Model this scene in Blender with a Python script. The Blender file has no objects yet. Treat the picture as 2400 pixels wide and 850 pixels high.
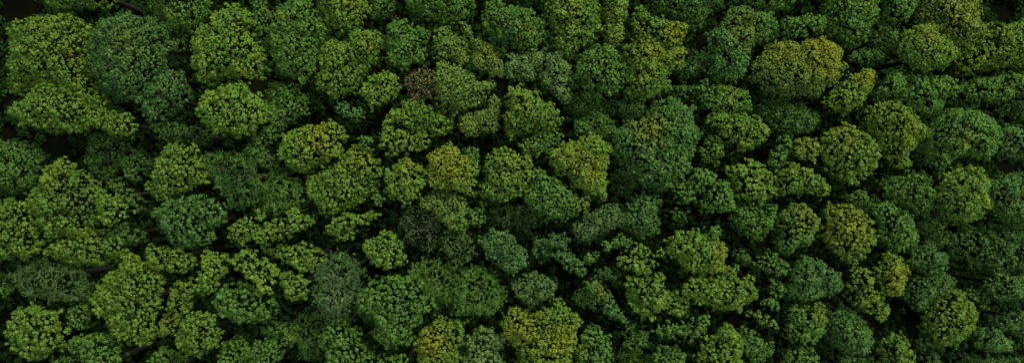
import bpy, math, numpy as np
rng = np.random.default_rng(11)
S = bpy.context.scene
COL = S.collection
# ------------------------------------------------------------------ camera
W2, ZREF, HFOV = 1200.0, 24.0, 42.0
K = 0.05                                     # metres per photograph pixel on the canopy level
CAMZ = ZREF + W2 * K / math.tan(math.radians(HFOV / 2))
cam = bpy.data.objects.new('camera', bpy.data.cameras.new('camera'))
COL.objects.link(cam); S.camera = cam
cam.location = (0, 0, CAMZ); cam.rotation_euler = (0, 0, 0)
cam.data.sensor_fit = 'HORIZONTAL'; cam.data.angle = math.radians(HFOV)
cam.data.clip_start = 1; cam.data.clip_end = 4000

def ground_xy(px, py, z):                    # photograph position -> point at height z
    s = K * (CAMZ - z) / (CAMZ - ZREF)
    return (px - 1200.0) * s, (425.0 - py) * s

# ------------------------------------------------------------------ light
SUN_EL, SUN_AZ = math.radians(56), math.radians(40)      # azimuth measured from +Y towards +X
w = bpy.data.worlds.new('World'); S.world = w; w.use_nodes = True
nt = w.node_tree; nt.nodes.clear()
sky = nt.nodes.new('ShaderNodeTexSky'); sky.sky_type = 'NISHITA'; sky.sun_disc = False
sky.sun_elevation = SUN_EL; sky.sun_rotation = SUN_AZ
sky.air_density = 1.0; sky.dust_density = 3.0; sky.ozone_density = 1.0
bg = nt.nodes.new('ShaderNodeBackground'); bg.inputs['Strength'].default_value = 0.05
wo = nt.nodes.new('ShaderNodeOutputWorld')
nt.links.new(sky.outputs[0], bg.inputs[0]); nt.links.new(bg.outputs[0], wo.inputs[0])
sl = bpy.data.lights.new('sun', 'SUN'); sl.energy = 2.2; sl.angle = math.radians(14); sl.color = (1.0, 0.95, 0.82)
so = bpy.data.objects.new('sun', sl); COL.objects.link(so); so.location = (60, 60, 160)
so.rotation_euler = (math.pi / 2 - SUN_EL, 0, math.pi - SUN_AZ)
vs = S.view_settings; vs.view_transform = 'Standard'; vs.look = 'None'; vs.gamma = 1; vs.exposure = 1.33
S.cycles.max_bounces = 5; S.cycles.diffuse_bounces = 3; S.cycles.transmission_bounces = 2

# ------------------------------------------------------------------ materials
def newmat(name):
    m = bpy.data.materials.new(name); m.use_nodes = True
    return m, m.node_tree, m.node_tree.nodes['Principled BSDF']

leafm, t, p = newmat('leaf')
at = t.nodes.new('ShaderNodeAttribute'); at.attribute_name = 'leaf_tint'
tc = t.nodes.new('ShaderNodeTexCoord')
nz = t.nodes.new('ShaderNodeTexNoise'); nz.inputs['Scale'].default_value = 2.2; nz.inputs['Detail'].default_value = 3
mr = t.nodes.new('ShaderNodeMapRange'); mr.inputs[1].default_value = .3; mr.inputs[2].default_value = .7
mr.inputs[3].default_value = .82; mr.inputs[4].default_value = 1.18
mx = t.nodes.new('ShaderNodeVectorMath'); mx.operation = 'SCALE'
t.links.new(tc.outputs['Object'], nz.inputs['Vector']); t.links.new(nz.outputs[0], mr.inputs[0])
t.links.new(at.outputs['Color'], mx.inputs[0]); t.links.new(mr.outputs[0], mx.inputs['Scale'])
t.links.new(mx.outputs[0], p.inputs['Base Color'])
p.inputs['Roughness'].default_value = .5; p.inputs['Specular IOR Level'].default_value = .2
tr = t.nodes.new('ShaderNodeBsdfTranslucent'); ms = t.nodes.new('ShaderNodeMixShader'); ms.inputs[0].default_value = .22
t.links.new(mx.outputs[0], tr.inputs[0]); t.links.new(p.outputs[0], ms.inputs[1]); t.links.new(tr.outputs[0], ms.inputs[2])
t.links.new(ms.outputs[0], t.nodes['Material Output'].inputs[0])

under = leafm.copy(); under.name = 'undergrowth_leaf'
under.node_tree.nodes['Principled BSDF'].inputs['Specular IOR Level'].default_value = .02

def barkmat(name, c0, c1):
    m, t, p = newmat(name)
    tc = t.nodes.new('ShaderNodeTexCoord'); mp = t.nodes.new('ShaderNodeMapping'); mp.inputs['Scale'].default_value = (6, 6, 1)
    nz = t.nodes.new('ShaderNodeTexNoise'); nz.inputs['Scale'].default_value = 3; nz.inputs['Detail'].default_value = 6
    cr = t.nodes.new('ShaderNodeValToRGB'); cr.color_ramp.elements[0].color = (*c0, 1); cr.color_ramp.elements[1].color = (*c1, 1)
    cr.color_ramp.elements[0].position = .3; cr.color_ramp.elements[1].position = .7
    bp = t.nodes.new('ShaderNodeBump'); bp.inputs['Strength'].default_value = .6
    t.links.new(tc.outputs['Object'], mp.inputs[0]); t.links.new(mp.outputs[0], nz.inputs['Vector'])
    t.links.new(nz.outputs[0], cr.inputs[0]); t.links.new(cr.outputs[0], p.inputs['Base Color'])
    t.links.new(nz.outputs[0], bp.inputs['Height']); t.links.new(bp.outputs[0], p.inputs['Normal'])
    p.inputs['Roughness'].default_value = .9; p.inputs['Specular IOR Level'].default_value = .08
    return m
bark = barkmat('bark', (.012, .013, .009), (.030, .031, .022))
pale = barkmat('pale_bark', (.04, .05, .03), (.11, .13, .085))

soil, t, p = newmat('forest_soil')
tc = t.nodes.new('ShaderNodeTexCoord')
nz = t.nodes.new('ShaderNodeTexNoise'); nz.inputs['Scale'].default_value = .35; nz.inputs['Detail'].default_value = 9
cr = t.nodes.new('ShaderNodeValToRGB')
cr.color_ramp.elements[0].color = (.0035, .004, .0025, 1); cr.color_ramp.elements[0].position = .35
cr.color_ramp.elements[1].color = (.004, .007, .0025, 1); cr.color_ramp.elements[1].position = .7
bp = t.nodes.new('ShaderNodeBump'); bp.inputs['Strength'].default_value = .5
t.links.new(tc.outputs['Object'], nz.inputs['Vector']); t.links.new(nz.outputs[0], cr.inputs[0])
t.links.new(cr.outputs[0], p.inputs['Base Color']); t.links.new(nz.outputs[0], bp.inputs['Height']); t.links.new(bp.outputs[0], p.inputs['Normal'])
p.inputs['Roughness'].default_value = .95; p.inputs['Specular IOR Level'].default_value = .0

# ------------------------------------------------------------------ mesh helpers
def mesh_from(name, V, nper, F, mat, tint=None):
    """V (n,3) verts, F (m,nper) indices"""
    me = bpy.data.meshes.new(name)
    V = np.asarray(V, np.float32); F = np.asarray(F, np.int32)
    me.vertices.add(len(V)); me.vertices.foreach_set('co', V.ravel())
    me.loops.add(F.size); me.loops.foreach_set('vertex_index', F.ravel())
    me.polygons.add(len(F)); me.polygons.foreach_set('loop_start', np.arange(0, F.size, nper, dtype=np.int32))
    me.update(calc_edges=True)
    me.materials.append(mat)
    if tint is not None:
        a = me.color_attributes.new('leaf_tint', 'FLOAT_COLOR', 'POINT')
        a.data.foreach_set('color', np.concatenate([tint, np.ones((len(tint), 1))], 1).astype(np.float32).ravel())
    return me

def link(name, me, parent=None):
    o = bpy.data.objects.new(name, me); COL.objects.link(o)
    if parent is not None: o.parent = parent
    return o

def unit(a): return a / np.maximum(np.linalg.norm(a, axis=-1, keepdims=True), 1e-6)

def seg_dist(P, poly):
    A = poly; B = np.roll(poly, -1, 0)
    d = np.full(len(P), 1e9)
    inside = np.zeros(len(P), bool)
    for a, b in zip(A, B):
        ab = b - a
        tt = np.clip(((P - a) @ ab) / max(ab @ ab, 1e-9), 0, 1)
        d = np.minimum(d, np.linalg.norm(P - (a + tt[:, None] * ab), axis=1))
        c = (a[1] > P[:, 1]) != (b[1] > P[:, 1])
        with np.errstate(divide='ignore', invalid='ignore'):
            x = (b[0] - a[0]) * (P[:, 1] - a[1]) / (b[1] - a[1]) + a[0]
        inside ^= c & (P[:, 0] < x)
    return np.where(inside, d, -d)

def chaikin(P, n=2):
    for _ in range(n):
        Q = np.roll(P, -1, 0)
        P = np.stack([P * .78 + Q * .22, P * .22 + Q * .78], 1).reshape(-1, 2)
    return P

def jgrid(lo, hi, s, jit=.28):
    xs = np.arange(lo[0] - s, hi[0] + s, s); ys = np.arange(lo[1] - s, hi[1] + s, s * .87)
    X, Y = np.meshgrid(xs, ys); X[1::2] += s / 2
    P = np.stack([X.ravel(), Y.ravel()], 1)
    return P + rng.uniform(-jit, jit, P.shape) * s

def leaves(C, N, r, L, a, b, tint, lift=0.25, out=(.65, 1.0), spread=1.0, flat=.85):
    """L leaf blades on a small dome round each twig end C with axis N; r per twig"""
    n = len(C)
    C = np.repeat(C, L, 0); N = np.repeat(N, L, 0); R = np.repeat(r, L)[:, None]; T = np.repeat(tint, L, 0)
    d = unit(rng.normal(size=C.shape) * spread + N * .9)
    neg = (d * N).sum(1) < -.1
    d[neg] = -d[neg]
    P = C + d * R * rng.uniform(out[0], out[1], (len(C), 1)) + N * R * lift * 0
    nn = unit(d * flat + N * .45 + rng.normal(size=C.shape) * .22)
    u = unit(np.cross(nn, rng.normal(size=C.shape))); v = np.cross(nn, u)
    sc = rng.uniform(.7, 1.25, (len(C), 1)) * R
    V = np.stack([P - u * a * sc, P + v * b * sc - u * a * .1 * sc, P + u * a * sc - nn * a * .2 * sc, P - v * b * sc - u * a * .1 * sc], 1)
    T = T * rng.uniform(.8, 1.2, (len(C), 1))
    return V.reshape(-1, 3), np.repeat(T, 4, 0)

def blades(C, N, r, L, a, b, tint):
    """drooping sprays: narrow blades fanning out from each shoot tip"""
    n = len(C)
    tint = tint * rng.uniform(.7, 1.25, (n, 1))
    ax = unit(N + rng.normal(size=C.shape) * .45)
    dirn = unit(np.concatenate([rng.normal(size=(n, 2)), np.full((n, 1), .35)], 1))     # lie of the shoot
    C = np.repeat(C, L, 0); AX = np.repeat(ax, L, 0); D = np.repeat(dirn, L, 0); R = np.repeat(r, L)[:, None]; T = np.repeat(tint, L, 0)
    al = rng.uniform(-.7, .9, (len(C), 1))
    P = C + D * R * al * 1.5 + rng.normal(size=C.shape) * R * .10
    u = unit(D * .9 + AX * .25 + rng.normal(size=C.shape) * .55)
    v = unit(np.cross(u, AX + rng.normal(size=C.shape) * .3))
    sc = rng.uniform(.6, 1.25, (len(C), 1)) * R
    V = np.stack([P, P + v * b * sc + u * a * .3 * sc, P + u * a * sc, P - v * b * sc + u * a * .3 * sc], 1)
    T = T * rng.uniform(.75, 1.3, (len(C), 1))
    return V.reshape(-1, 3), np.repeat(T, 4, 0)

def tube(path, radii, k=7):
    path = np.asarray(path, float); V = []; F = []
    for i, pt in enumerate(path):
        d = path[min(i + 1, len(path) - 1)] - path[max(i - 1, 0)]; d = d / (np.linalg.norm(d) + 1e-9)
        u = np.cross(d, (.31, .95, .05)); u /= np.linalg.norm(u); v = np.cross(d, u)
        for j in range(k):
            an = 2 * math.pi * j / k
            V.append(pt + (u * math.cos(an) + v * math.sin(an)) * radii[i])
    for i in range(len(path) - 1):
        for j in range(k):
            a0 = i * k + j; a1 = i * k + (j + 1) % k
            F.append((a0, a1, a1 + k, a0 + k))
    return V, F

# ------------------------------------------------------------------ colours of the foliage
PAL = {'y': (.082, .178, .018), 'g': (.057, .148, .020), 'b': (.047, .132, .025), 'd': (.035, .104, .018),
       'o': (.086, .162, .024), 'k': (.056, .124, .030), 't': (.041, .116, .025), 'p': (.074, .152, .036),
       'n': (.165, .155, .055), 'w': (.054, .130, .036)}
GOLD = np.array((.188, .202, .010))
TOPZ = {'H': 28.5, 'M': 26.5, 'L': 22.6, 'U': 18.0}
TEX = {'R': (.240, 30, .36, .215), 'B': (.285, 36, .32, .195), 'F': (.19, 17, .48, .27), 'P': (.34, 17, .7, .085), 'T': (.20, 9, .42, .20)}

def build_tree(code, tex, colr, label, pts, patches, group, name):
    zt = TOPZ[code] + rng.uniform(-.7, .7)
    px = np.array(pts, float)
    px[px[:, 0] <= -20, 0] = -80; px[px[:, 0] >= 2420, 0] = 2480
    px[px[:, 1] <= -20, 1] = -80; px[px[:, 1] >= 870, 1] = 930
    cpx = px.mean(0); mr_ = np.linalg.norm(px - cpx, axis=1).mean(); px = cpx + (px - cpx) * (1 + 4.5 / mr_)
    span = np.sqrt(np.prod(np.ptp(px, 0))) * K
    D0 = min(.58 * span, 5.4) + .7
    zm = zt - D0 * .45
    xy = np.stack(ground_xy(px[:, 0], px[:, 1], zm), 1)
    poly = chaikin(xy)
    lo, hi = poly.min(0), poly.max(0)
    r, L, a, b = TEX[tex]
    r *= rng.uniform(.92, 1.1)
    s = r * (1.84 if tex != 'P' else 1.7)
    P = jgrid(lo, hi, s)
    d = seg_dist(P, poly)
    # ragged outline: waves along the edge
    ph = rng.uniform(0, 6.3, 4)
    wav = .26 * np.sin(P[:, 0] * 1.9 + ph[0]) * np.sin(P[:, 1] * 2.1 + ph[1]) + .12 * np.sin(P[:, 0] * 5.1 + ph[2]) * np.sin(P[:, 1] * 4.7 + ph[3])
    d = d + wav + rng.normal(size=len(P)) * .06
    keep = d > 0.02
    P, d = P[keep], d[keep]
    R = d.max()
    ctr = P[np.argmax(d)]
    # boughs: each bough is a small dome of its own, creases run between them
    ls = {'R': 1.75, 'B': 1.8, 'F': 1.7, 'P': 1.9, 'T': 1.5}[tex] * rng.uniform(.9, 1.15)
    Q = jgrid(lo, hi, ls, .42); qd = seg_dist(Q, poly); Q = Q[qd > -.3 * ls]
    if len(Q) < 2: Q = np.array([ctr, ctr + .5])
    qh = rng.uniform(-.55, .55, len(Q)); qc = rng.uniform(-1, 1, len(Q))
    Q2 = jgrid(lo, hi, 3.1, .4); Q2 = Q2[seg_dist(Q2, poly) > -.8]      # main limbs carry larger domes
    def macro(P):
        if len(Q2) < 3: return np.zeros(len(P))
        dd = np.sort(np.linalg.norm(P[:, None] - Q2[None], axis=2), 1)
        return -.55 * (dd[:, 0] / 3.1) ** 2 * 2 - 1.15 * np.exp(-((dd[:, 1] - dd[:, 0]) / .42) ** 2)
    def height(P, d):
        tt = np.clip(d / (R * 1.0), 0, 1)
        z = zt - D0 + D0 * np.clip(1 - (1 - tt) ** 2.3, 0, 1) ** .58
        dd = np.linalg.norm(P[:, None] - Q[None], axis=2)
        o = np.argsort(dd, 1)[:, :2]
        f1 = np.take_along_axis(dd, o[:, :1], 1)[:, 0]; f2 = np.take_along_axis(dd, o[:, 1:2], 1)[:, 0]
        crease = np.exp(-((f2 - f1) / (.30 * ls)) ** 2)
        i = o[:, 0]
        z = z - 1.6 * np.exp(-np.clip(d, 0, 9) / .5)
        z = z + macro(P) * (.12 if 'giant round blue' in label else .7 if tex in 'RB' else .5)
        return z + qh[i] * .9 - 1.6 * (f1 / ls) ** 2 - .8 * crease, i, crease
    z, li, crease = height(P, d)
    # surface slope for the tuft axis
    e = .25
    zx = height(P + [e, 0], seg_dist(P + [e, 0], poly))[0]; zy = height(P + [0, e], seg_dist(P + [0, e], poly))[0]
    N = np.stack([-(zx - z) / e, -(zy - z) / e, np.full(len(P), 1.15)], 1)
    N = unit(np.nan_to_num(N)); N[:, 2] = np.maximum(N[:, 2], .35); N = unit(N)
    z = z + rng.normal(size=len(P)) * (.15 if tex != 'P' else .32)
    if tex in 'RBF':                                   # a few holes along the creases
        hole = (d < .4 * crease) | (crease > .75) & (rng.random(len(P)) < .30) | (rng.random(len(P)) < .025)
        P, d, z, N, li = P[~hole], d[~hole], z[~hole], N[~hole], li[~hole]
    C = np.concatenate([P, z[:, None]], 1)
    rr = r * rng.uniform(.72, 1.22, len(P))
    base = np.array(PAL[colr]) * np.array([1, 1, 1]) * rng.uniform(.92, 1.08) * (.93 if cpx[0] < 480 else 1.03)  # left-hand crowns tinted darker: vignette-like light falloff put into the leaf colour
    def tint(C, li):
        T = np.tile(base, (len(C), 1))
        T *= (1 + .13 * qc[li])[:, None] * rng.uniform(.90, 1.10, (len(C), 1))
        wgt = rng.uniform(0, .08, len(C)) + (.22 if colr in 'yo' else .10) * np.clip(qc[li] * .9 + rng.normal(size=len(C)) * .25, 0, 1)
        for (x, y, rad, amt) in patches:
            X, Y = ground_xy(x, y, zt - .5); q = np.hypot(C[:, 0] - X, C[:, 1] - Y) / (rad * K * 1.25)
            wgt = np.maximum(wgt, amt * .88 * np.clip(1.25 - q + rng.normal(size=len(C)) * .15, 0, 1))
        wgt = np.clip(wgt, 0, .95)[:, None]
        return T * (1 - wgt) + GOLD * wgt
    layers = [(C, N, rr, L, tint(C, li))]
    # side skirt of the crown, turning in underneath
    edge = d < R * .45
    for k in (1, 2, 3, 4):
        inset = .12 * k ** 1.5
        m = (d > inset) & (d < inset + s * 1.6) & edge
        if m.sum() < 2: continue
        Ck = C[m].copy(); Ck[:, 2] = np.minimum(Ck[:, 2], zt - D0 * .8) - .52 * k + rng.normal(size=m.sum()) * .15
        Nk = N[m].copy(); Nk[:, 2] = .25 - .1 * k; Nk = unit(Nk + 1e-4)
        Lk = max(6, int(L * .55))
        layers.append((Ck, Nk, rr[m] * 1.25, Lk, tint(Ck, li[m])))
    # inner foliage below the outer tufts
    Pi = jgrid(lo, hi, s * 1.25); di = seg_dist(Pi, poly); m = di > .35; Pi, di = Pi[m], di[m]
    if len(Pi) and tex != 'T':
        zi, ii, _ = height(Pi, di)
        Ci = np.concatenate([Pi, (zi - .95 + rng.normal(size=len(Pi)) * .12)[:, None]], 1)
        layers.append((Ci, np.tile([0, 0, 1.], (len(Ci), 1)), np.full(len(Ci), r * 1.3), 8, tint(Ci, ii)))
    gx, gy = ctr
    VV = []; TT = []
    for (c, n_, r_, l_, t_) in layers:
        c = c - [gx, gy, 0]
        if tex == 'P': v, q = blades(c, n_, r_, int(l_ * 1.5), a * 1.25, b, t_)
        elif tex == 'T': v, q = leaves(c, n_, r_, l_, a, b, t_, spread=1.2)
        else: v, q = leaves(c, n_, r_, l_, a, b, t_)
        if tex == 'T': q = q * np.repeat(rng.uniform(.25, 1.25, (len(q) // 4, 1)), 4, 0)
        VV.append(v); TT.append(q)
    V = np.concatenate(VV); T = np.concatenate(TT)
    F = np.arange(len(V)).reshape(-1, 4)
    root = bpy.data.objects.new(name, None); COL.objects.link(root)
    root.empty_display_size = .5; root.location = (gx, gy, 0)
    root['label'] = label; root['category'] = 'tree'; root['group'] = group
    link('crown', mesh_from('crown', V, 4, F, leafm, T), root)
    # trunk with limbs, rising into the boughs
    zc = zt - D0 - .6
    lean = rng.uniform(-.35, .35, 2)
    rt = .09 + .032 * span
    path = [(0, 0, -.15), (0, 0, .5), (lean[0] * .4, lean[1] * .4, zc * .35), (lean[0], lean[1], zc * .7), (lean[0] * .6, lean[1] * .6, zc), (0, 0, zc + D0 * .45)]
    tv, tf = tube(path, [rt * 1.7, rt * 1.15, rt, rt * .8, rt * .6, rt * .2], 9)
    qq = Q - ctr; order = np.argsort(np.linalg.norm(qq, axis=1))
    sel = order[::max(1, len(order) // 9)][:10]
    if tex in 'TP': sel = order[:26]
    for i in sel:
        if seg_dist(Q[i:i + 1], poly)[0] < .2: continue
        e_ = qq[i]; z0 = zc * rng.uniform(.62, .98)
        ze = height(Q[i:i + 1], np.maximum(seg_dist(Q[i:i + 1], poly), .3))[0][0] - (1.3 if tex not in 'TP' else .05)
        s0 = np.array([lean[0] * .8, lean[1] * .8, z0])
        mid = np.array([e_[0] * .5, e_[1] * .5, z0 + (ze - z0) * .45]) + rng.normal(size=3) * .15
        v, f = tube([s0, mid, (e_[0], e_[1], ze)], [rt * .34, rt * .2, .03], 5)
        o = len(tv); tv += v; tf += [tuple(j + o for j in q) for q in f]
        if tex == 'T' or colr == 'w':                  # visible twigs
            for _ in range(6):
                dv = unit(rng.normal(size=3) + [0, 0, .7]) * rng.uniform(.5, 1.1)
                b0 = np.array([e_[0], e_[1], ze - .1]) + rng.normal(size=3) * .25
                v, f = tube([b0, b0 + dv * .5 + rng.normal(size=3) * .06, b0 + dv], [.035, .025, .012], 3)
                o = len(tv); tv += v; tf += [tuple(j + o for j in q) for q in f]
    tm = mesh_from('trunk', np.array(tv), 4, tf, pale if (tex == 'T' or colr == 'w') else bark)
    tm.polygons.foreach_set('use_smooth', np.ones(len(tm.polygons), bool))
    link('trunk', tm, root)
    return root, span

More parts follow.
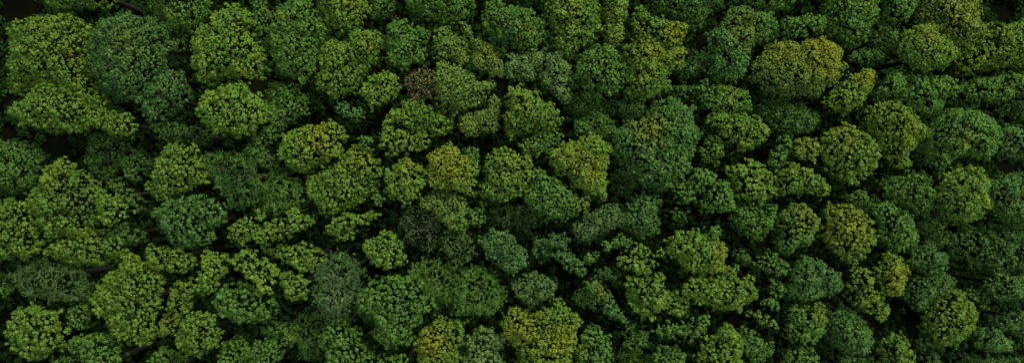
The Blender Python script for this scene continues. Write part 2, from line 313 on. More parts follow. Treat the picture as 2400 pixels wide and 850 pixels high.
DATA = """
H|R|y|largest bright green crown in the top left corner, lumpy with a golden lobe|2,130 5,60 30,38 90,28 135,25 160,35 200,50 205,90 190,110 192,160 215,195 245,235 240,255 205,260 170,235 135,205 100,200 60,205 30,228 5,215|155,120,28,.5
H|R|y|broad bright green crown just below the largest top left crown|5,250 40,225 70,195 120,192 160,215 200,250 200,285 185,300 150,312 90,308 40,295 15,280|
M|R|y|small rounded green crown right of the broad left crown, above a black gap|215,255 250,250 285,262 315,285 312,305 290,318 240,315 205,295|
H|F|t|large dark blue-green finely tufted crown beside the largest top left crown|200,45 235,30 290,25 340,30 375,50 385,90 370,115 375,150 355,175 345,215 320,235 285,240 240,220 200,190 188,150 190,110 205,85|290,90,40,.25
M|F|t|dark blue-green crown tucked under the lower right of the large blue-green crown|322,235 355,175 385,155 410,165 440,200 440,230 400,260 370,290 340,300 325,280|
M|R|g|low crown cut by the top edge above the largest top left crown|95,-20 95,5 115,22 150,28 165,8 200,18 240,15 262,-20|
M|R|g|mid green crown on the top edge right of the dark blue-green crown|330,-20 332,15 350,30 375,45 378,70 410,62 430,75 445,60 465,45 480,35 478,5 490,-20|375,15,20,.3
L|F|t|small shaded blue-green clump in the dark gap right of the large blue-green crown|375,75 410,70 432,90 425,118 395,120 378,105|
H|R|y|big bright crown with ragged ridges right of the dark upper left gap|437,75 450,68 475,50 490,25 510,5 545,2 575,15 580,45 575,70 600,85 612,110 610,140 620,160 605,175 580,185 550,178 515,175 500,190 470,188 450,175 435,140|455,85,20,.3
L|F|g|narrow darker crown wedged at the top between two big ridged crowns|575,-20 580,20 590,60 600,80 620,70 630,40 625,10 620,-20|
H|R|g|tall green crown with slanting ridges reaching the top edge, left of centre|615,70 625,40 640,15 665,-5 720,-15 740,10 745,35 760,60 755,80 745,105 735,150 720,175 700,195 680,180 650,165 630,150 628,120 612,95|650,35,16,.4
M|F|y|finely tufted olive crown on the top edge with a yellowish tip|730,-20 735,15 755,40 770,60 800,70 830,60 850,35 860,5 858,-20|820,0,30,.6
L|F|d|dim dark crown at the top edge right of the olive crown|862,-20 855,30 870,45 910,42 932,28 932,-20|
M|R|y|bright green two-lobed crown left of the small crown beside the brown tree|745,115 755,90 780,85 800,90 822,62 850,60 880,75 900,90 892,120 880,140 862,150 845,165 845,190 830,210 800,228 770,225 745,210 718,185 740,165|862,105,18,.45
H|B|y|coarse tufted bright crown in the upper left, right of the shaded blue-green crown|447,255 455,230 485,212 520,190 560,190 585,215 610,230 628,255 625,280 590,300 560,325 520,318 480,300 455,280|
L|F|g|dull fine-leaved crown right of the coarse tufted upper left crown|600,215 650,190 690,200 720,235 715,265 690,280 660,300 640,330 610,350 590,340 585,310 620,290 630,255 615,235|
M|R|g|fresh green crown with spreading ridges, above left of the brown tree|893,95 905,75 905,52 930,40 965,48 975,62 1000,65 1003,95 995,115 998,140 980,148 965,145 955,160 930,160 905,145 905,120|
H|R|y|small bright green crown directly left of the brown tree|845,200 860,180 880,168 905,163 935,170 930,195 925,220 905,235 880,255 855,245 840,225|
M|T|n|brown half-bare twiggy crown among green trees, upper centre|950,170 985,160 1012,170 1015,215 1000,232 965,232 948,215|
M|R|g|dark green wide crown cut by the top edge, above the brown tree|938,-20 942,15 985,35 1000,48 1050,52 1090,40 1108,20 1118,-20|
M|F|o|olive oval crown on the upper right of the brown tree|1012,90 1020,60 1050,60 1062,75 1085,85 1102,110 1100,145 1080,148 1050,138 1020,135 1010,115|
M|F|o|long olive-yellow crown slanting down right of the olive oval crown|1072,55 1095,45 1110,55 1108,75 1125,85 1150,95 1170,110 1175,135 1188,150 1185,185 1160,175 1135,165 1105,152 1100,125 1105,100 1090,80|1150,120,30,.4
H|F|o|curved green-olive crown directly right of the brown tree|1015,150 1030,138 1060,150 1090,155 1110,180 1150,185 1160,200 1140,225 1120,250 1080,258 1060,265 1035,245 1015,225|
M|F|o|kinked dull olive crown just below the curved green-olive crown|1140,230 1160,215 1172,235 1173,280 1160,300 1130,318 1100,322 1075,305 1072,275 1095,255 1130,258|
H|R|g|rounded mid green crown near the top edge, just right of the image centre line gap|1125,30 1135,0 1170,-10 1200,10 1235,12 1262,30 1275,60 1280,90 1255,100 1215,108 1190,100 1165,85 1130,65|1235,65,22,.35
M|F|p|pale olive crown under the rounded mid green crown at upper centre|1185,120 1240,115 1285,105 1278,135 1260,160 1250,180 1215,190 1190,180 1180,150|
H|R|y|tall bright yellow-green crown touching the top edge, centre right|1278,20 1285,-20 1380,-20 1412,10 1415,40 1410,80 1395,100 1355,110 1340,128 1310,125 1295,95 1292,65 1278,45|1340,20,25,.4
M|F|o|narrow olive-yellow crown at the top left of the thin black slit|1415,25 1420,-20 1470,-20 1478,10 1472,45 1462,80 1455,105 1430,108 1412,85|1430,30,15,.4
H|R|g|green crown at the foot of the narrow olive crown, with a ragged outline|1348,160 1355,130 1380,110 1420,100 1450,108 1460,130 1475,150 1475,190 1455,215 1430,228 1400,215 1375,200 1352,180|
H|R|y|large yellow-topped crown above the giant round blue-green crown|1465,115 1480,95 1500,80 1530,78 1550,85 1555,110 1590,105 1612,115 1615,145 1590,160 1572,180 1575,205 1540,220 1515,238 1480,225 1460,200 1475,165|1540,110,45,.5;1600,130,22,.7
H|R|y|golden-green crown right of the thin black slit at the top|1485,70 1490,20 1515,8 1530,30 1560,35 1590,50 1612,60 1612,90 1590,110 1560,110 1545,90 1510,82|1590,75,32,.8
L|R|d|dark shaded crown on the top edge right of the golden-green crown|1530,-20 1530,20 1560,35 1600,45 1625,70 1650,60 1660,35 1700,10 1710,-20|
L|F|t|small blue-green clump by the black hollow right of the yellow-topped crown|1590,160 1620,120 1650,110 1665,140 1655,170 1620,185 1590,190|
M|F|p|pale grey-green slender crown left of the ragged green crown|1285,120 1315,118 1330,140 1345,160 1345,195 1335,240 1320,245 1305,225 1275,200 1260,170 1275,145|
H|R|y|bright crown below the pale olive crown, centre|1190,205 1215,195 1245,200 1265,215 1290,240 1320,265 1315,290 1285,305 1240,305 1205,330 1185,320 1182,260|1230,250,30,.3
L|F|d|dim round crown in shade, left of the giant round crown|1335,235 1365,215 1410,220 1435,240 1440,275 1400,285 1350,280 1330,260|
L|F|g|small half-shaded crown below the dim round crown near the giant round crown|1340,290 1370,270 1400,262 1430,270 1445,290 1435,315 1400,320 1360,315|
U|F|t|deeply shaded clump at the upper left foot of the giant round crown|1440,240 1480,235 1515,245 1510,275 1460,280|
H|R|b|giant round blue-green crown of small tufts with a yellow spot, right of centre|1440,310 1455,290 1490,280 1520,265 1545,230 1580,220 1610,240 1635,250 1640,285 1650,310 1645,340 1630,360 1625,400 1600,430 1570,448 1530,445 1500,430 1475,400 1450,370 1440,345|1525,300,35,.7
H|R|b|tall blue-green crown with olive top, right of the black hollow near top|1662,80 1680,60 1705,45 1710,20 1735,10 1765,8 1800,20 1825,35 1832,60 1815,80 1800,95 1780,100 1765,120 1762,160 1755,180 1725,185 1690,175 1668,170 1665,140 1672,110|1755,60,42,.5;1790,85,20,.5
H|F|o|broad olive-yellow crown of fine tufts, upper right of the picture|1772,150 1785,125 1805,115 1815,92 1845,88 1875,95 1900,85 1940,80 1975,95 1985,120 1980,135 1993,150 1985,175 1960,195 1935,215 1910,225 1870,225 1835,232 1800,205 1772,180|1950,115,60,.9;1850,110,45,.6
M|R|g|small green crown directly above the broad olive-yellow crown|1838,65 1850,45 1870,35 1895,25 1930,35 1945,50 1932,70 1905,82 1870,85 1845,80|
M|R|g|green crown cut by the top edge, right of the tall olive-topped crown|1740,-20 1750,8 1790,20 1830,22 1870,15 1890,-20|
M|R|g|large mid green crown on the top edge, above the spear-shaped crown|1935,30 1945,10 1960,-20 2075,-20 2080,25 2070,50 2050,60 2045,90 2020,100 1995,95 1960,75 1945,55|2040,10,18,.3
M|R|g|ragged crown with a bright middle, below the tall olive-topped crown|1632,200 1660,185 1685,200 1720,198 1755,205 1770,230 1775,255 1750,262 1720,275 1690,265 1660,255 1648,225|1715,222,25,.4
H|R|y|bright lobed crown to the right of the giant round crown|1648,275 1680,270 1695,258 1730,262 1760,270 1790,262 1800,290 1820,305 1800,330 1780,345 1760,360 1725,350 1710,325 1690,300 1660,290|
L|F|d|wide dark crown in the shade below the broad olive-yellow crown|1775,245 1800,230 1830,235 1870,235 1900,250 1930,275 1930,300 1905,310 1860,320 1820,305 1795,285|
M|F|y|spear-shaped crown with a golden tip pointing up right|1937,235 1955,215 1975,195 2000,175 2030,162 2064,152 2064,180 2055,205 2040,235 2015,255 1990,275 1970,260 1945,250|2045,178,28,.8
L|F|g|small shaded crown between the top edge crown and the domed upper right crown|2050,75 2080,55 2110,60 2115,90 2095,112 2060,112 2045,95|
M|R|g|blue-green crown on the top edge, left of the streaky olive crown|2084,25 2090,-20 2160,-20 2162,20 2140,45 2115,55 2090,50|
H|F|y|domed fine-leaved green crown with a yellow top, upper right|2122,85 2140,65 2165,48 2195,50 2215,65 2240,90 2257,115 2250,140 2235,150 2210,160 2180,168 2155,150 2130,135 2118,115|2195,78,28,.6
M|F|o|streaky olive crown on the top edge near the right corner|2165,45 2175,10 2190,-20 2310,-20 2315,10 2310,35 2330,50 2330,70 2300,100 2270,110 2250,105 2235,85 2210,60 2180,55|2270,25,45,.6
H|R|y|wide bright crown running off the right edge near the top corner|2255,125 2280,105 2320,80 2350,50 2420,40 2420,155 2380,155 2330,160 2290,175 2260,155|2370,75,22,.4;2350,140,25,.3
M|R|g|small green crown immediately right of the golden spear tip|2068,200 2090,175 2110,158 2135,175 2140,195 2125,225 2095,225 2065,225|
M|R|g|ragged green crown beneath the domed yellow-topped upper right crown|2120,215 2130,185 2160,170 2200,180 2230,168 2245,180 2265,205 2250,225 2225,240 2215,265 2195,275 2165,265 2145,245 2125,235|2235,200,20,.2
M|R|g|long green crown on the right edge, second wide one from the top|2262,200 2290,180 2330,175 2370,165 2420,160 2420,225 2385,230 2345,245 2310,235 2270,225|
L|F|b|low blue-green crown on the right edge above the shaded edge pocket|2350,250 2380,235 2420,230 2420,280 2380,278 2352,270|
H|R|y|tall yellow-tipped crown between two big round crowns on the right|2035,275 2055,240 2090,228 2120,230 2145,245 2155,270 2185,290 2190,320 2165,330 2150,345 2150,385 2130,398 2095,385 2080,350 2065,320 2045,300|2095,248,28,.35;2140,300,30,.55
H|R|g|broad fresh green crown near the right edge with a small golden spot|2195,295 2220,265 2260,250 2300,245 2330,265 2350,280 2365,310 2360,340 2340,365 2310,378 2280,360 2255,375 2225,405 2200,385 2190,350 2188,320|2275,330,22,.6
M|F|b|blue-green crown on the right edge beside the broad fresh green crown|2365,305 2385,290 2420,285 2420,370 2380,378 2360,365|
M|F|g|grey-green crown on the left edge below the big black gap|-20,340 10,320 35,335 70,345 78,375 70,410 55,435 20,455 -20,460|
H|B|y|large lumpy yellow-green crown near the left edge, mid height|45,450 75,430 85,390 115,372 140,380 155,395 185,400 215,420 222,450 225,485 210,520 220,545 200,560 160,560 120,565 95,560 80,535 60,500|
M|R|y|rugged crown under the large lumpy left crown|90,580 130,560 160,550 210,540 240,545 275,560 285,590 255,620 210,628 160,620 115,610 90,605|
H|R|y|yellow-green crown cut by the left edge, middle of the left side|-20,470 20,465 50,475 70,500 75,530 80,570 60,600 30,610 -20,625|
H|B|y|compact bright crown right of the large lumpy left crown|218,490 235,460 270,455 290,470 295,500 275,528 240,530 222,515|
U|F|d|deeply shaded dark crown beside the big black gap on the left|185,365 200,310 230,300 275,320 285,350 275,385 255,410 220,425 195,395|
U|F|d|small shaded crown right of the deeply shaded crown on the left|278,370 300,350 345,355 345,385 320,420 290,425 275,400|
L|R|d|low dark crown left of the yellow-green crown with black gap above|240,435 265,420 295,425 300,445 330,460 350,490 330,505 300,480 260,455|
L|R|g|low green crown between the compact bright crown and the round bluish crown|235,545 260,525 300,528 325,545 320,570 285,578 250,570|
H|R|y|bright speckled crown above the round bluish lower left crown|335,450 340,405 358,370 365,350 400,335 440,340 458,365 475,400 478,430 450,440 410,455 375,470 350,465|
L|F|d|dark flat crown in the shade above the bright speckled left crown|345,300 370,280 410,290 450,290 490,310 480,335 440,340 390,335 355,325|
H|B|b|round bluish-green crown of soft tufts, left of centre below the speckled crown|355,510 360,480 390,465 430,460 470,455 500,470 520,500 515,520 490,540 490,570 450,585 410,583 385,570 375,545 355,535|
M|P|d|feathery dark green crown right of the bright speckled left crown|472,375 490,350 530,355 560,365 590,385 600,415 605,450 590,480 560,495 525,480 510,450 490,430 475,405|
M|P|g|feathery crown left of the big golden-green crown at centre left|605,470 610,420 640,390 670,410 700,440 705,470 690,490 650,500 620,495|
L|F|d|small dark fine crown between the feathery crown and the orange-flushed crown|545,365 570,345 610,340 640,360 645,395 620,400 590,385|
H|R|y|crown with an orange-yellow flush on its right half, left of centre|642,340 655,310 690,295 720,290 760,278 795,285 808,310 800,345 790,370 750,385 720,405 690,405 665,390 645,365|745,322,45,.75
H|R|y|big golden-green crown of crisp tufts, left of centre|705,440 720,415 760,390 790,370 815,345 830,340 860,350 880,370 895,390 885,425 865,455 840,480 800,495 770,512 745,505 730,475 712,460|845,368,32,.55
M|R|g|tiny round crown on top of the big golden-green crown|830,325 845,312 865,325 870,350 850,360 832,348|
H|B|y|small bright yellow-green crown right of the round bluish crown|520,550 535,525 560,515 595,520 595,545 570,565 540,572 523,565|545,545,18,.4
H|B|y|elongated bright crown rising to the right of the small bright crown|592,555 600,535 620,515 650,505 670,495 710,500 728,520 715,540 680,545 665,565 625,572 600,570|650,545,30,.3
M|B|g|tiny tuft-like crown above the elongated bright crown|588,505 598,492 616,496 618,514 600,520|
H|B|y|bright forked crown below the big golden-green crown|757,535 775,515 800,500 830,505 855,490 880,500 880,515 860,525 855,545 845,530 825,540 822,565 800,572 765,550|845,505,18,.4
H|B|y|flat-topped crown with coarse bright tufts, below the broad crown under the brown tree|882,320 890,300 920,300 960,305 1000,315 1005,335 990,350 950,360 905,368 890,350|955,325,40,.35
M|R|y|broad bright crown directly beneath the brown tree|885,290 900,260 930,245 935,230 980,230 1010,245 1045,265 1062,285 1055,310 1020,318 980,310 940,295 900,298|
H|R|y|roundish golden-green crown left of the most golden central crown|893,420 905,395 930,372 965,370 990,390 993,430 975,455 950,480 920,470 898,450|955,388,30,.6
H|F|y|most golden crown at the centre, mustard yellow on top|985,365 1005,355 1030,338 1060,340 1085,360 1115,370 1120,400 1110,435 1105,465 1070,450 1030,445 1005,440 995,410 1000,385|1050,380,55,.85
M|F|o|loose olive crown with dark gaps under the mustard central crown|972,470 990,455 1010,445 1050,448 1085,455 1090,490 1080,520 1050,545 1030,520 1005,500 985,490|
M|R|g|green crown at the lower right of the loose olive crown|1040,520 1060,495 1090,485 1130,478 1138,505 1125,530 1090,540 1060,550 1035,545|1060,530,20,.35
M|T|k|grey-brown thinly leaved crown left of the loose olive crown|932,520 945,490 980,488 1010,505 1030,530 1030,570 1000,590 970,585 950,560|
H|R|y|bright yellow-green upright crown at the exact centre of the picture|1120,450 1130,420 1135,380 1140,355 1180,342 1215,355 1245,370 1262,388 1245,410 1240,440 1220,460 1180,475 1140,470|1210,385,35,.4
H|R|g|oblong crown slanting down right of the upright central crown|1225,460 1245,420 1260,400 1290,405 1325,430 1350,450 1380,460 1385,485 1375,505 1345,515 1300,520 1275,532 1255,505 1235,485|1375,480,22,.4
H|F|y|mustard-patched crown immediately left of the giant round crown|1285,365 1300,345 1330,325 1355,330 1350,310 1375,305 1410,318 1435,340 1437,380 1425,400 1425,440 1420,468 1385,455 1350,445 1335,420 1310,405 1288,390|1345,362,38,.55;1395,400,35,.7
M|R|g|small twin green crown above the mustard-patched crown|1215,335 1240,318 1275,305 1310,300 1318,325 1290,345 1265,370 1230,365|1240,345,15,.3
L|F|d|small shaded crown between the mustard-patched crown and the giant round crown|1430,420 1455,395 1485,410 1495,435 1475,460 1445,462 1428,445|
M|F|b|dull blue-green soft crown below the giant round crown|1480,475 1505,452 1545,455 1555,480 1548,520 1555,545 1530,560 1490,560 1455,530 1465,500|
M|F|k|greyish green crown left of the dull blue-green soft crown|1340,560 1345,530 1370,505 1400,485 1440,475 1465,500 1460,530 1435,545 1400,560 1370,580|
L|P|k|dim feathery crown above the teal split crown|1140,510 1160,488 1200,480 1240,495 1262,520 1240,545 1200,540 1165,530|
H|F|t|smooth dark teal crown split by a crease, lower centre|1122,565 1140,542 1175,538 1210,548 1225,580 1240,600 1230,630 1200,648 1170,630 1145,610 1130,590|
L|F|t|small dark crown right of the smooth teal split crown|1240,570 1260,550 1290,560 1300,590 1285,615 1255,615|
M|F|t|blue-green clump left of the greyish green crown, lower centre|1270,565 1300,545 1335,550 1340,580 1310,590 1285,585|
M|R|y|small upright crown at the lower right foot of the giant round crown|1643,350 1655,325 1675,313 1700,335 1703,365 1690,380 1665,382 1648,370|
H|R|g|crescent crown below the giant round crown on its right|1600,430 1620,400 1650,393 1680,405 1680,425 1650,445 1630,465 1600,480 1580,460|
H|R|g|rounded crown with coarse dark gaps right of the crescent crown|1640,475 1665,450 1680,430 1700,410 1725,440 1732,465 1720,495 1695,502 1660,495|
H|R|y|tall ragged crown with yellow right shoulder, right of the coarse rounded crown|1708,395 1740,385 1775,370 1800,385 1822,410 1828,440 1820,470 1780,480 1745,475 1730,445 1715,420|1800,415,20,.3
M|R|g|drooping green crown beneath the yellow-shouldered ragged crown|1718,500 1735,480 1780,480 1825,475 1828,510 1810,540 1780,570 1755,560 1740,540 1720,525|
M|R|g|slim green crown just left of the small ball-like olive crown|1803,375 1820,350 1825,325 1850,318 1862,335 1858,365 1845,390 1815,400|
H|F|o|small ball-like olive crown on the right side|1866,350 1875,328 1900,318 1925,325 1930,350 1920,375 1895,380 1872,370|1905,340,25,.5
H|R|y|wedge-shaped crown under the small ball-like olive crown|1828,430 1835,395 1870,380 1905,390 1930,410 1955,440 1960,455 1930,470 1900,455 1860,462 1835,460|1875,395,25,.35
H|R|g|upright crown with a yellow upper right side, below the wedge-shaped crown|1828,530 1840,490 1870,475 1900,482 1925,500 1932,540 1915,570 1880,580 1860,602 1835,590 1825,560|1900,508,35,.55
H|R|y|full round crown right of the small ball-like olive crown|1932,330 1945,305 1975,292 2010,295 2045,305 2065,330 2080,365 2065,395 2040,425 2010,433 1975,425 1950,400 1935,365|1995,315,40,.5
M|R|g|green crown left of the large even round crown near the right edge|2070,425 2095,405 2130,415 2160,395 2185,405 2200,435 2205,470 2190,510 2155,500 2120,480 2090,455|
H|F|y|large even round crown of fine tufts near the right edge|2208,455 2220,420 2245,395 2275,388 2310,392 2330,420 2335,460 2325,500 2300,520 2260,530 2225,515 2210,490|
M|F|b|blue-green crown on the right edge beside the large even round crown|2335,430 2360,405 2420,400 2420,520 2370,530 2338,500|
M|R|g|green crown right of the golden lower right crown|2045,490 2070,468 2100,475 2140,500 2165,540 2160,575 2130,590 2095,590 2068,560 2070,520|
H|B|y|golden-topped crown below the full round crown on the right|1938,560 1945,520 1955,480 1990,478 2030,495 2055,515 2065,545 2065,575 2045,595 2020,625 1985,615 1955,590|2000,530,55,.7
L|F|d|low dark clump just above the golden-topped lower right crown|1990,455 2020,440 2055,455 2065,485 2020,490 1995,475|
L|R|d|wide dark blue-green crown reaching the right edge, lower half|2240,560 2280,530 2340,525 2420,530 2420,640 2370,650 2310,640 2265,610 2235,590|
M|P|k|wide feathery grey-green tree near the left edge, lower part|12,660 30,625 80,610 140,620 185,640 200,670 190,700 150,715 110,712 60,700 30,690|
H|B|y|round bright crown in the bottom left corner|5,770 15,735 45,715 80,722 115,735 125,760 137,790 125,820 95,838 55,850 25,840 5,810|
L|F|g|small star-shaped crown right of the bottom left corner crown|150,735 165,715 195,718 200,745 190,770 172,775 158,755|
L|F|g|tiny crown below the small star-shaped crown|145,810 155,792 178,790 180,815 165,830 148,828|
M|R|g|green crown on the bottom edge, second crown from the left corner|170,820 185,790 215,778 250,790 270,820 275,870 190,870|
H|R|y|tall pear-shaped yellow-green crown, lower left|198,700 215,670 235,645 260,640 262,605 290,600 330,615 360,640 368,680 360,720 350,750 355,785 330,810 285,815 255,790 235,755 205,730|
M|R|y|sprawling crown above the tall pear-shaped crown, right side|325,590 350,570 400,580 440,595 450,625 420,640 390,650 355,630 330,615|
M|B|y|narrow golden crown directly right of the pear-shaped crown|362,770 380,725 385,680 400,660 430,665 445,695 430,730 410,760 395,790 375,795|380,755,28,.5
H|R|y|bright crown right of the narrow golden crown near the bottom|400,790 420,755 445,730 480,740 505,770 512,795 490,820 450,840 415,830|
L|R|g|low crown on the bottom edge below the narrow golden crown|345,830 380,815 420,838 445,870 345,870|
M|R|y|ragged crown below right of the round bluish crown|447,680 455,640 460,605 500,585 528,600 525,630 510,660 500,690 465,695|
H|B|y|coarse bright crown with knobbly tufts, second right of the round bluish crown's foot|537,620 548,590 580,585 600,605 635,625 645,650 640,690 615,690 590,665 560,650|
M|R|y|wide bright crown left of the pale-stemmed feathery tree, upper one|600,580 640,572 700,570 720,580 755,590 760,615 735,635 700,640 660,620 625,600|
H|R|y|dome-like bright crown left of the pale-stemmed feathery tree, lower one|645,665 665,640 700,640 722,665 715,700 685,714 655,700|
M|B|g|broad darker green crown of round tufts below the knobbly bright crown|490,710 505,680 540,665 580,670 615,690 645,710 635,740 600,765 560,765 515,750 495,735|
H|P|w|feathery blue-grey tree with pale stems showing, lower left of centre|725,700 730,650 745,610 775,590 810,600 838,640 838,690 815,730 780,745 745,735|
L|R|g|green crown on the bottom edge below the broad crown of round tufts|500,835 520,800 550,795 575,810 580,870 500,870|
M|R|g|lower green crown on the bottom edge left of the dark feathery crown|572,830 590,805 640,800 680,790 680,820 650,840 640,870 585,870|
L|F|d|dark low clump above the bottom edge, left of the dark feathery crown|600,770 640,750 690,765 690,795 640,798 605,795|
L|P|d|dark feathery crown near the bottom, under the pale-stemmed tree|675,760 700,735 740,740 760,770 750,820 720,850 690,830|
M|B|g|long sloping crown on the bottom edge right of the dark feathery crown|740,780 770,750 810,755 840,780 850,810 900,830 910,870 760,870 748,820|
H|R|y|isolated bright crown beside a black gap, below the bright forked crown|843,575 860,558 880,555 900,540 930,545 935,580 950,605 940,628 910,630 880,632 855,610|
L|R|g|thin strip-like crown between the pale-stemmed tree and the isolated bright crown|805,600 820,590 840,610 865,640 865,655 845,650 820,630|
H|B|g|largest coarse-tufted green crown near the bottom, left of centre|825,710 845,675 880,650 930,645 960,655 995,665 1010,700 1025,730 990,745 975,770 960,800 930,825 890,810 860,790 870,755 835,740|
H|R|y|crown with the deepest orange-yellow heart on the bottom edge|968,800 990,770 1020,745 1060,745 1095,765 1085,790 1080,820 1060,870 985,870 970,835|1008,805,42,1
M|R|p|pale olive crown on the bottom edge right of the orange-hearted crown|1085,820 1100,785 1130,768 1165,775 1180,810 1185,870 1075,870|
M|P|g|feathery green crown below the grey-brown thin crown|955,640 975,610 1030,610 1075,630 1082,655 1065,690 1050,715 1010,700 985,670|
H|P|g|feathery rounded crown below left of the smooth teal crown|1055,720 1065,680 1085,640 1110,620 1150,640 1180,670 1180,710 1160,740 1110,745 1075,740|
M|P|k|grey feathery crown touching the left side of the teal split crown|1030,565 1050,548 1090,545 1112,570 1112,605 1080,620 1045,605|
M|F|k|grey-green frilly crown directly below the smooth teal crown|1195,680 1210,650 1245,635 1285,645 1308,670 1300,700 1260,718 1220,710|
H|R|y|widest golden-flecked crown on the bottom edge, centre right|1172,750 1185,730 1210,720 1230,735 1275,735 1285,715 1320,705 1340,735 1365,755 1355,790 1345,830 1340,870 1220,870 1205,825 1180,795|1225,775,50,.8;1315,805,38,.9
M|R|g|green crown on the bottom edge right of the golden-flecked crown|1345,830 1365,800 1375,765 1410,770 1435,800 1440,825 1420,870 1345,870|1365,820,20,.3
M|F|b|pale blue-green crown below the blue-green clump, lower centre|1290,600 1320,588 1350,595 1375,625 1370,645 1345,650 1315,625|
M|F|g|small tuft crown right of the pale blue-green lower crown|1362,600 1385,585 1407,600 1400,620 1375,620|
H|F|g|small ridge crown above the black gap at lower centre right|1415,575 1430,560 1465,548 1482,560 1470,578 1440,588 1420,588|
L|F|b|small dim crown below the black gap, left of the big ragged crown|1392,635 1420,625 1455,640 1448,660 1420,660 1400,650|
M|F|b|long thin blue-green crown running down right with a yellow flush|1370,665 1400,655 1430,680 1455,720 1478,745 1465,765 1435,755 1412,735 1400,700 1380,690|1410,680,20,.5
L|F|d|dark clump on the left of the long thin blue-green crown|1340,690 1365,670 1395,690 1400,725 1370,725 1345,710|
H|B|y|upper lobe-like crown right of the black gap, lower centre right|1450,620 1465,600 1490,575 1525,585 1545,620 1540,640 1510,645 1480,640 1460,635|
H|B|y|long bright crown of coarse tufts beneath the lobe-like crown|1462,665 1480,650 1520,645 1550,640 1568,670 1575,700 1560,730 1535,755 1500,745 1480,715 1465,690|
M|R|y|rounded bright crown attached right of the long coarse crown|1552,710 1570,680 1600,685 1622,715 1618,740 1590,745 1560,740|
M|R|g|small crown below the rounded bright crown, above a black gap|1535,770 1560,755 1600,755 1620,765 1600,790 1575,800 1545,785|
M|R|g|small crown cut by the bottom edge below the black gap, right of centre|1530,835 1550,815 1590,815 1615,840 1610,870 1530,870|
M|P|g|dull feathery crown below the end of the long coarse crown|1465,795 1480,770 1510,775 1525,810 1510,830 1475,830|
H|R|y|yellow-green crown with a golden right edge above the big lower right hollow|1565,590 1575,555 1610,535 1650,545 1680,560 1710,570 1715,595 1700,615 1730,620 1745,640 1720,650 1680,640 1640,655 1610,640 1600,610 1575,610|1700,595,25,.7;1700,635,25,.6
H|R|y|broad bright crown directly under the golden-edged crown|1605,680 1620,655 1660,650 1700,650 1740,650 1775,655 1785,690 1760,715 1740,735 1700,738 1660,720 1630,715 1610,700|
M|R|g|green crown left of the wide blue-green crown, lower right|1770,610 1790,592 1820,590 1845,610 1855,635 1835,650 1800,645 1780,630|
M|R|g|small crown below the green crown that flanks the wide blue-green crown|1808,660 1840,655 1845,680 1830,700 1808,690|
M|R|g|tiny crown at the right foot of the broad bright lower crown|1780,710 1805,698 1828,715 1820,732 1795,725|
M|R|y|short slanting crown above the long vertical black slit|1755,733 1785,732 1810,745 1828,765 1820,782 1795,770 1770,750|
H|R|g|oval leaning crown near the bottom, left of the bottom edge bright crown|1603,795 1615,765 1635,740 1665,750 1660,775 1640,800 1620,812|
H|R|y|bright crown on the bottom edge left of the vertical black slit|1640,830 1660,800 1695,780 1700,762 1725,765 1745,800 1750,840 1740,870 1645,870|
M|F|g|ragged green crown hugging the vertical black slit near the bottom|1742,770 1765,775 1790,800 1820,800 1820,830 1790,850 1755,850 1748,820|
H|F|b|wide blue-green crown of fine tufts, lower right|1850,700 1860,660 1865,620 1885,600 1910,605 1950,620 1985,645 1985,670 1960,700 1920,712 1880,715|
H|R|g|green crown with a small yellow corner below the wide blue-green crown|1848,790 1855,750 1860,725 1900,718 1945,722 1950,760 1940,800 1900,805 1870,820|1935,742,22,.55
M|F|b|dull blue-green crown right of the yellow-cornered crown|1950,760 1960,730 1990,722 2030,745 2055,780 2055,820 2030,840 1990,840 1955,810|
M|R|g|low crown on the bottom edge right of the vertical black slit|1840,830 1870,815 1910,820 1935,840 1930,870 1840,870|
H|F|y|golden upright crown of the pair at the lower right|2065,625 2085,600 2105,595 2130,615 2143,640 2133,665 2125,700 2095,700 2075,680 2060,650|2115,650,38,.85
H|R|y|yellow-green left partner of the golden upright crown, lower right|1998,680 2005,640 2035,625 2058,650 2068,690 2090,715 2095,740 2065,755 2035,735 2000,710|2045,700,30,.4
M|F|d|dark fine crown above right of the golden upright crown|2145,590 2170,570 2200,575 2230,600 2230,630 2200,650 2160,640 2140,620|
M|F|d|dark speckled crown directly right of the golden upright crown|2135,680 2150,650 2190,645 2230,640 2255,665 2230,690 2200,710 2160,740 2135,720|
H|R|y|large fan-shaped bright crown, lower right near the corner|2180,760 2200,710 2230,680 2270,680 2290,700 2312,755 2290,780 2270,810 2240,820 2205,810|2270,740,30,.35
M|R|y|bright crown on the bottom edge left of the fan-shaped crown|2070,810 2095,785 2130,790 2150,820 2180,870 2080,870|
M|F|b|rounded blue-green crown in the bottom right corner|2300,785 2330,768 2365,780 2392,805 2375,830 2340,835 2305,815|
M|F|b|blue-green crown on the right edge above the bottom right corner gap|2325,680 2350,650 2420,640 2420,700 2380,715 2345,712|
L|F|b|shaded blue-green crown on the right edge just over the corner crown|2340,745 2370,730 2420,728 2420,800 2385,790 2350,775|
L|F|g|small dark crown at the upper right shoulder of the fan-shaped crown|2280,680 2305,675 2325,700 2318,735 2300,730|
L|R|d|shaded crown on the bottom edge beneath the fan-shaped crown|2150,800 2180,800 2215,815 2230,870 2170,870|
M|F|t|small blue-green clump right of the small crown beside a winding dark gap|778,255 800,240 840,250 850,275 820,285 790,275|
L|R|g|small crown clump below the crescent crown, in a dark pocket|1575,495 1600,482 1625,500 1610,525 1575,515|
M|R|g|small green crown left of the drooping green crown|1650,555 1660,528 1690,528 1697,548 1675,562|
M|R|g|small green tuft crown at the foot of the big golden-green crown|865,470 880,445 897,460 895,478 880,485|
M|F|g|small green crown pressed against the right of the mustard central crown|1078,348 1110,338 1124,362 1120,388 1090,368|
L|F|d|shaded clump between the yellow-tipped tall crown and the fresh green crown|2155,340 2185,335 2197,365 2180,390 2155,380|
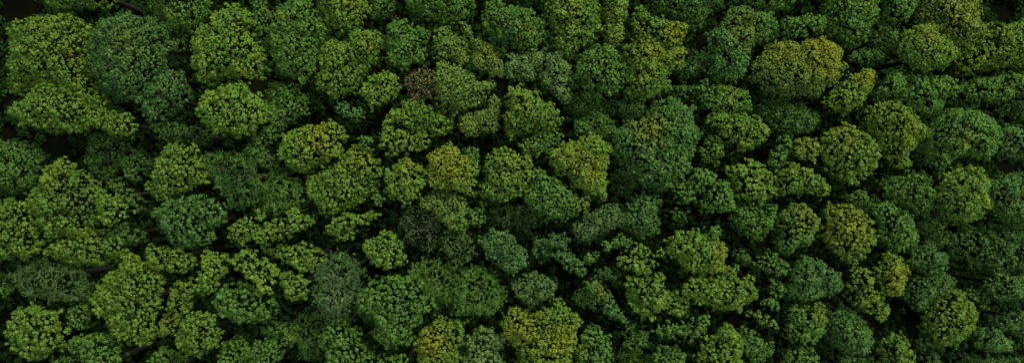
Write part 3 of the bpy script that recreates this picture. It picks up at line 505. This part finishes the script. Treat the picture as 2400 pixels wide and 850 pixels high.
L|F|d|dim crown in the dark pocket above the golden spear tip|1995,118 2035,108 2080,120 2075,145 2010,150|
L|F|d|dim clump right of the yellow-topped crown, under the blue-green clump|1565,205 1600,190 1640,200 1635,235 1590,235|
M|R|g|small rounded crown left of the golden-edged lower crown|1537,592 1555,570 1572,590 1570,612 1548,608|
U|F|d|dim crown near the right edge under the large even round crown|2165,530 2210,520 2235,550 2230,580 2180,575|
L|F|d|dark clump at the lower left of the broad fresh green right crown|1700,575 1740,590 1765,600 1755,630 1725,610|
U|F|d|deeply shaded crown under the left side of the largest coarse-tufted crown|745,725 800,740 830,750 800,765 750,750|
L|P|g|dim feathery crown on the bottom edge, left of the rounded bottom edge crown|1440,830 1480,825 1520,840 1520,870 1440,870|
L|F|d|dark crown on the bottom edge in the right corner|2255,850 2300,840 2360,845 2420,840 2420,870 2250,870|
M|R|g|green crown filling the bottom edge left of the orange-hearted crown|905,845 930,830 960,835 965,870 905,870|
L|F|g|low green crown on the bottom edge in front of the dull blue-green crown|1960,850 2000,843 2060,840 2068,870 1950,870|
L|R|g|low dark crown on the left edge above the feathery grey-green tree|-20,645 5,640 12,670 5,700 -20,705|
L|R|d|dark crown on the bottom edge right of the corner crown|90,850 120,842 150,838 175,850 175,870 90,870|
"""
trees = []
for ln in DATA.strip().splitlines():
    code, tex, colr, label, poly, pat = ln.split('|')
    pts = [tuple(map(float, q.split(','))) for q in poly.split()]
    patches = [tuple(map(float, q.split(','))) for q in pat.split(';') if q]
    name, grp = {'P': ('feathery_tree', 'feathery trees among the broadleaf canopy'),
                 'T': ('thin_leaved_tree', 'thin leaved twiggy trees in the canopy')}.get(tex, ('broadleaf_tree', 'broadleaf trees of the forest canopy'))
    trees.append(build_tree(code, tex, colr, label, pts, patches, grp, name))

# ------------------------------------------------------------------ trees just beyond the picture
src = [t for t, sp in trees if 5.5 < sp < 9.5 and t.name.startswith('broadleaf')]
for i, (x, y) in enumerate(jgrid((-80, -42), (80, 42), 8.2, .2)):
    if abs(x) < 69.5 and abs(y) < 30.5 or abs(x) > 82 or abs(y) > 44: continue
    s0 = src[(i * 7) % len(src)]
    o = s0.copy(); COL.objects.link(o)
    o.location = (x, y, 0); o.rotation_euler.z = rng.uniform(0, 6.28)
    o['label'] = 'green broadleaf tree of the woodland beyond the edge of the picture'
    o['group'] = 'broadleaf trees beyond the picture'
    for ch in s0.children:
        c = ch.copy(); COL.objects.link(c); c.parent = o

# ------------------------------------------------------------------ forest floor and undergrowth
n = 120
gx = np.linspace(-1, 1, n); gx = np.sign(gx) * np.abs(gx) ** 2.2 * 1500
X, Y = np.meshgrid(gx, gx)
Z = .25 * np.sin(X * .21 + 1) * np.cos(Y * .17) + .12 * np.sin(X * .6) * np.sin(Y * .53 + 2)
V = np.stack([X.ravel(), Y.ravel(), Z.ravel()], 1)
idx = np.arange(n * n).reshape(n, n)
F = np.stack([idx[:-1, :-1], idx[:-1, 1:], idx[1:, 1:], idx[1:, :-1]], -1).reshape(-1, 4)
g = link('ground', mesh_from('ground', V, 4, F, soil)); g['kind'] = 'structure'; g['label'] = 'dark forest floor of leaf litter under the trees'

P = jgrid((-76, -36), (76, 36), .95, .5)
dens = np.sin(P[:, 0] * .33 + 1.3) * np.sin(P[:, 1] * .29 + .4) + .6 * np.sin(P[:, 0] * .81) * np.sin(P[:, 1] * .9 + 2)
P = P[dens > -1.1]; dens = dens[dens > -1.1]
for hx, hy, hr in ((40,15,90),(130,340,75),(20,320,50),(420,110,45),(1640,90,45),(1945,245,45),(2360,20,60),(2370,395,50),(840,520,50),
                   (870,640,50),(1450,600,60),(1320,640,45),(2130,750,50),(1720,750,50),(1830,780,35),(500,575,50),(230,445,30),
                   (380,670,30),(150,790,60),(1000,140,40),(1130,350,40),(1240,430,40),(1250,105,35),(600,195,60),(1780,370,50),(2250,165,50)):
    hX, hY = ground_xy(hx, hy, 2.0)
    m = np.hypot(P[:, 0] - hX, P[:, 1] - hY) > hr * K * .5
    P = P[m]; dens = dens[m]
zz = rng.uniform(.2, 1.0, len(P)) * (1.0 + 3.0 * np.clip(dens + .4, 0, 1.2))
C = np.concatenate([P, zz[:, None]], 1)
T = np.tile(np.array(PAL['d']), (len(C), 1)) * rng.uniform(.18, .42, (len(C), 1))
V, T = leaves(C, np.tile([0, 0, 1.], (len(C), 1)), rng.uniform(.6, .95, len(C)), 14, .36, .2, T, out=(.2, 1))
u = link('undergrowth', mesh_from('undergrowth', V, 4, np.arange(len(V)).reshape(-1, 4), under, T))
u['kind'] = 'stuff'; u['label'] = 'dim green undergrowth in the dark gaps between the crowns'; u['category'] = 'undergrowth'
print('leaf faces', sum(len(o.data.polygons) for o in COL.objects if o.type == 'MESH'))
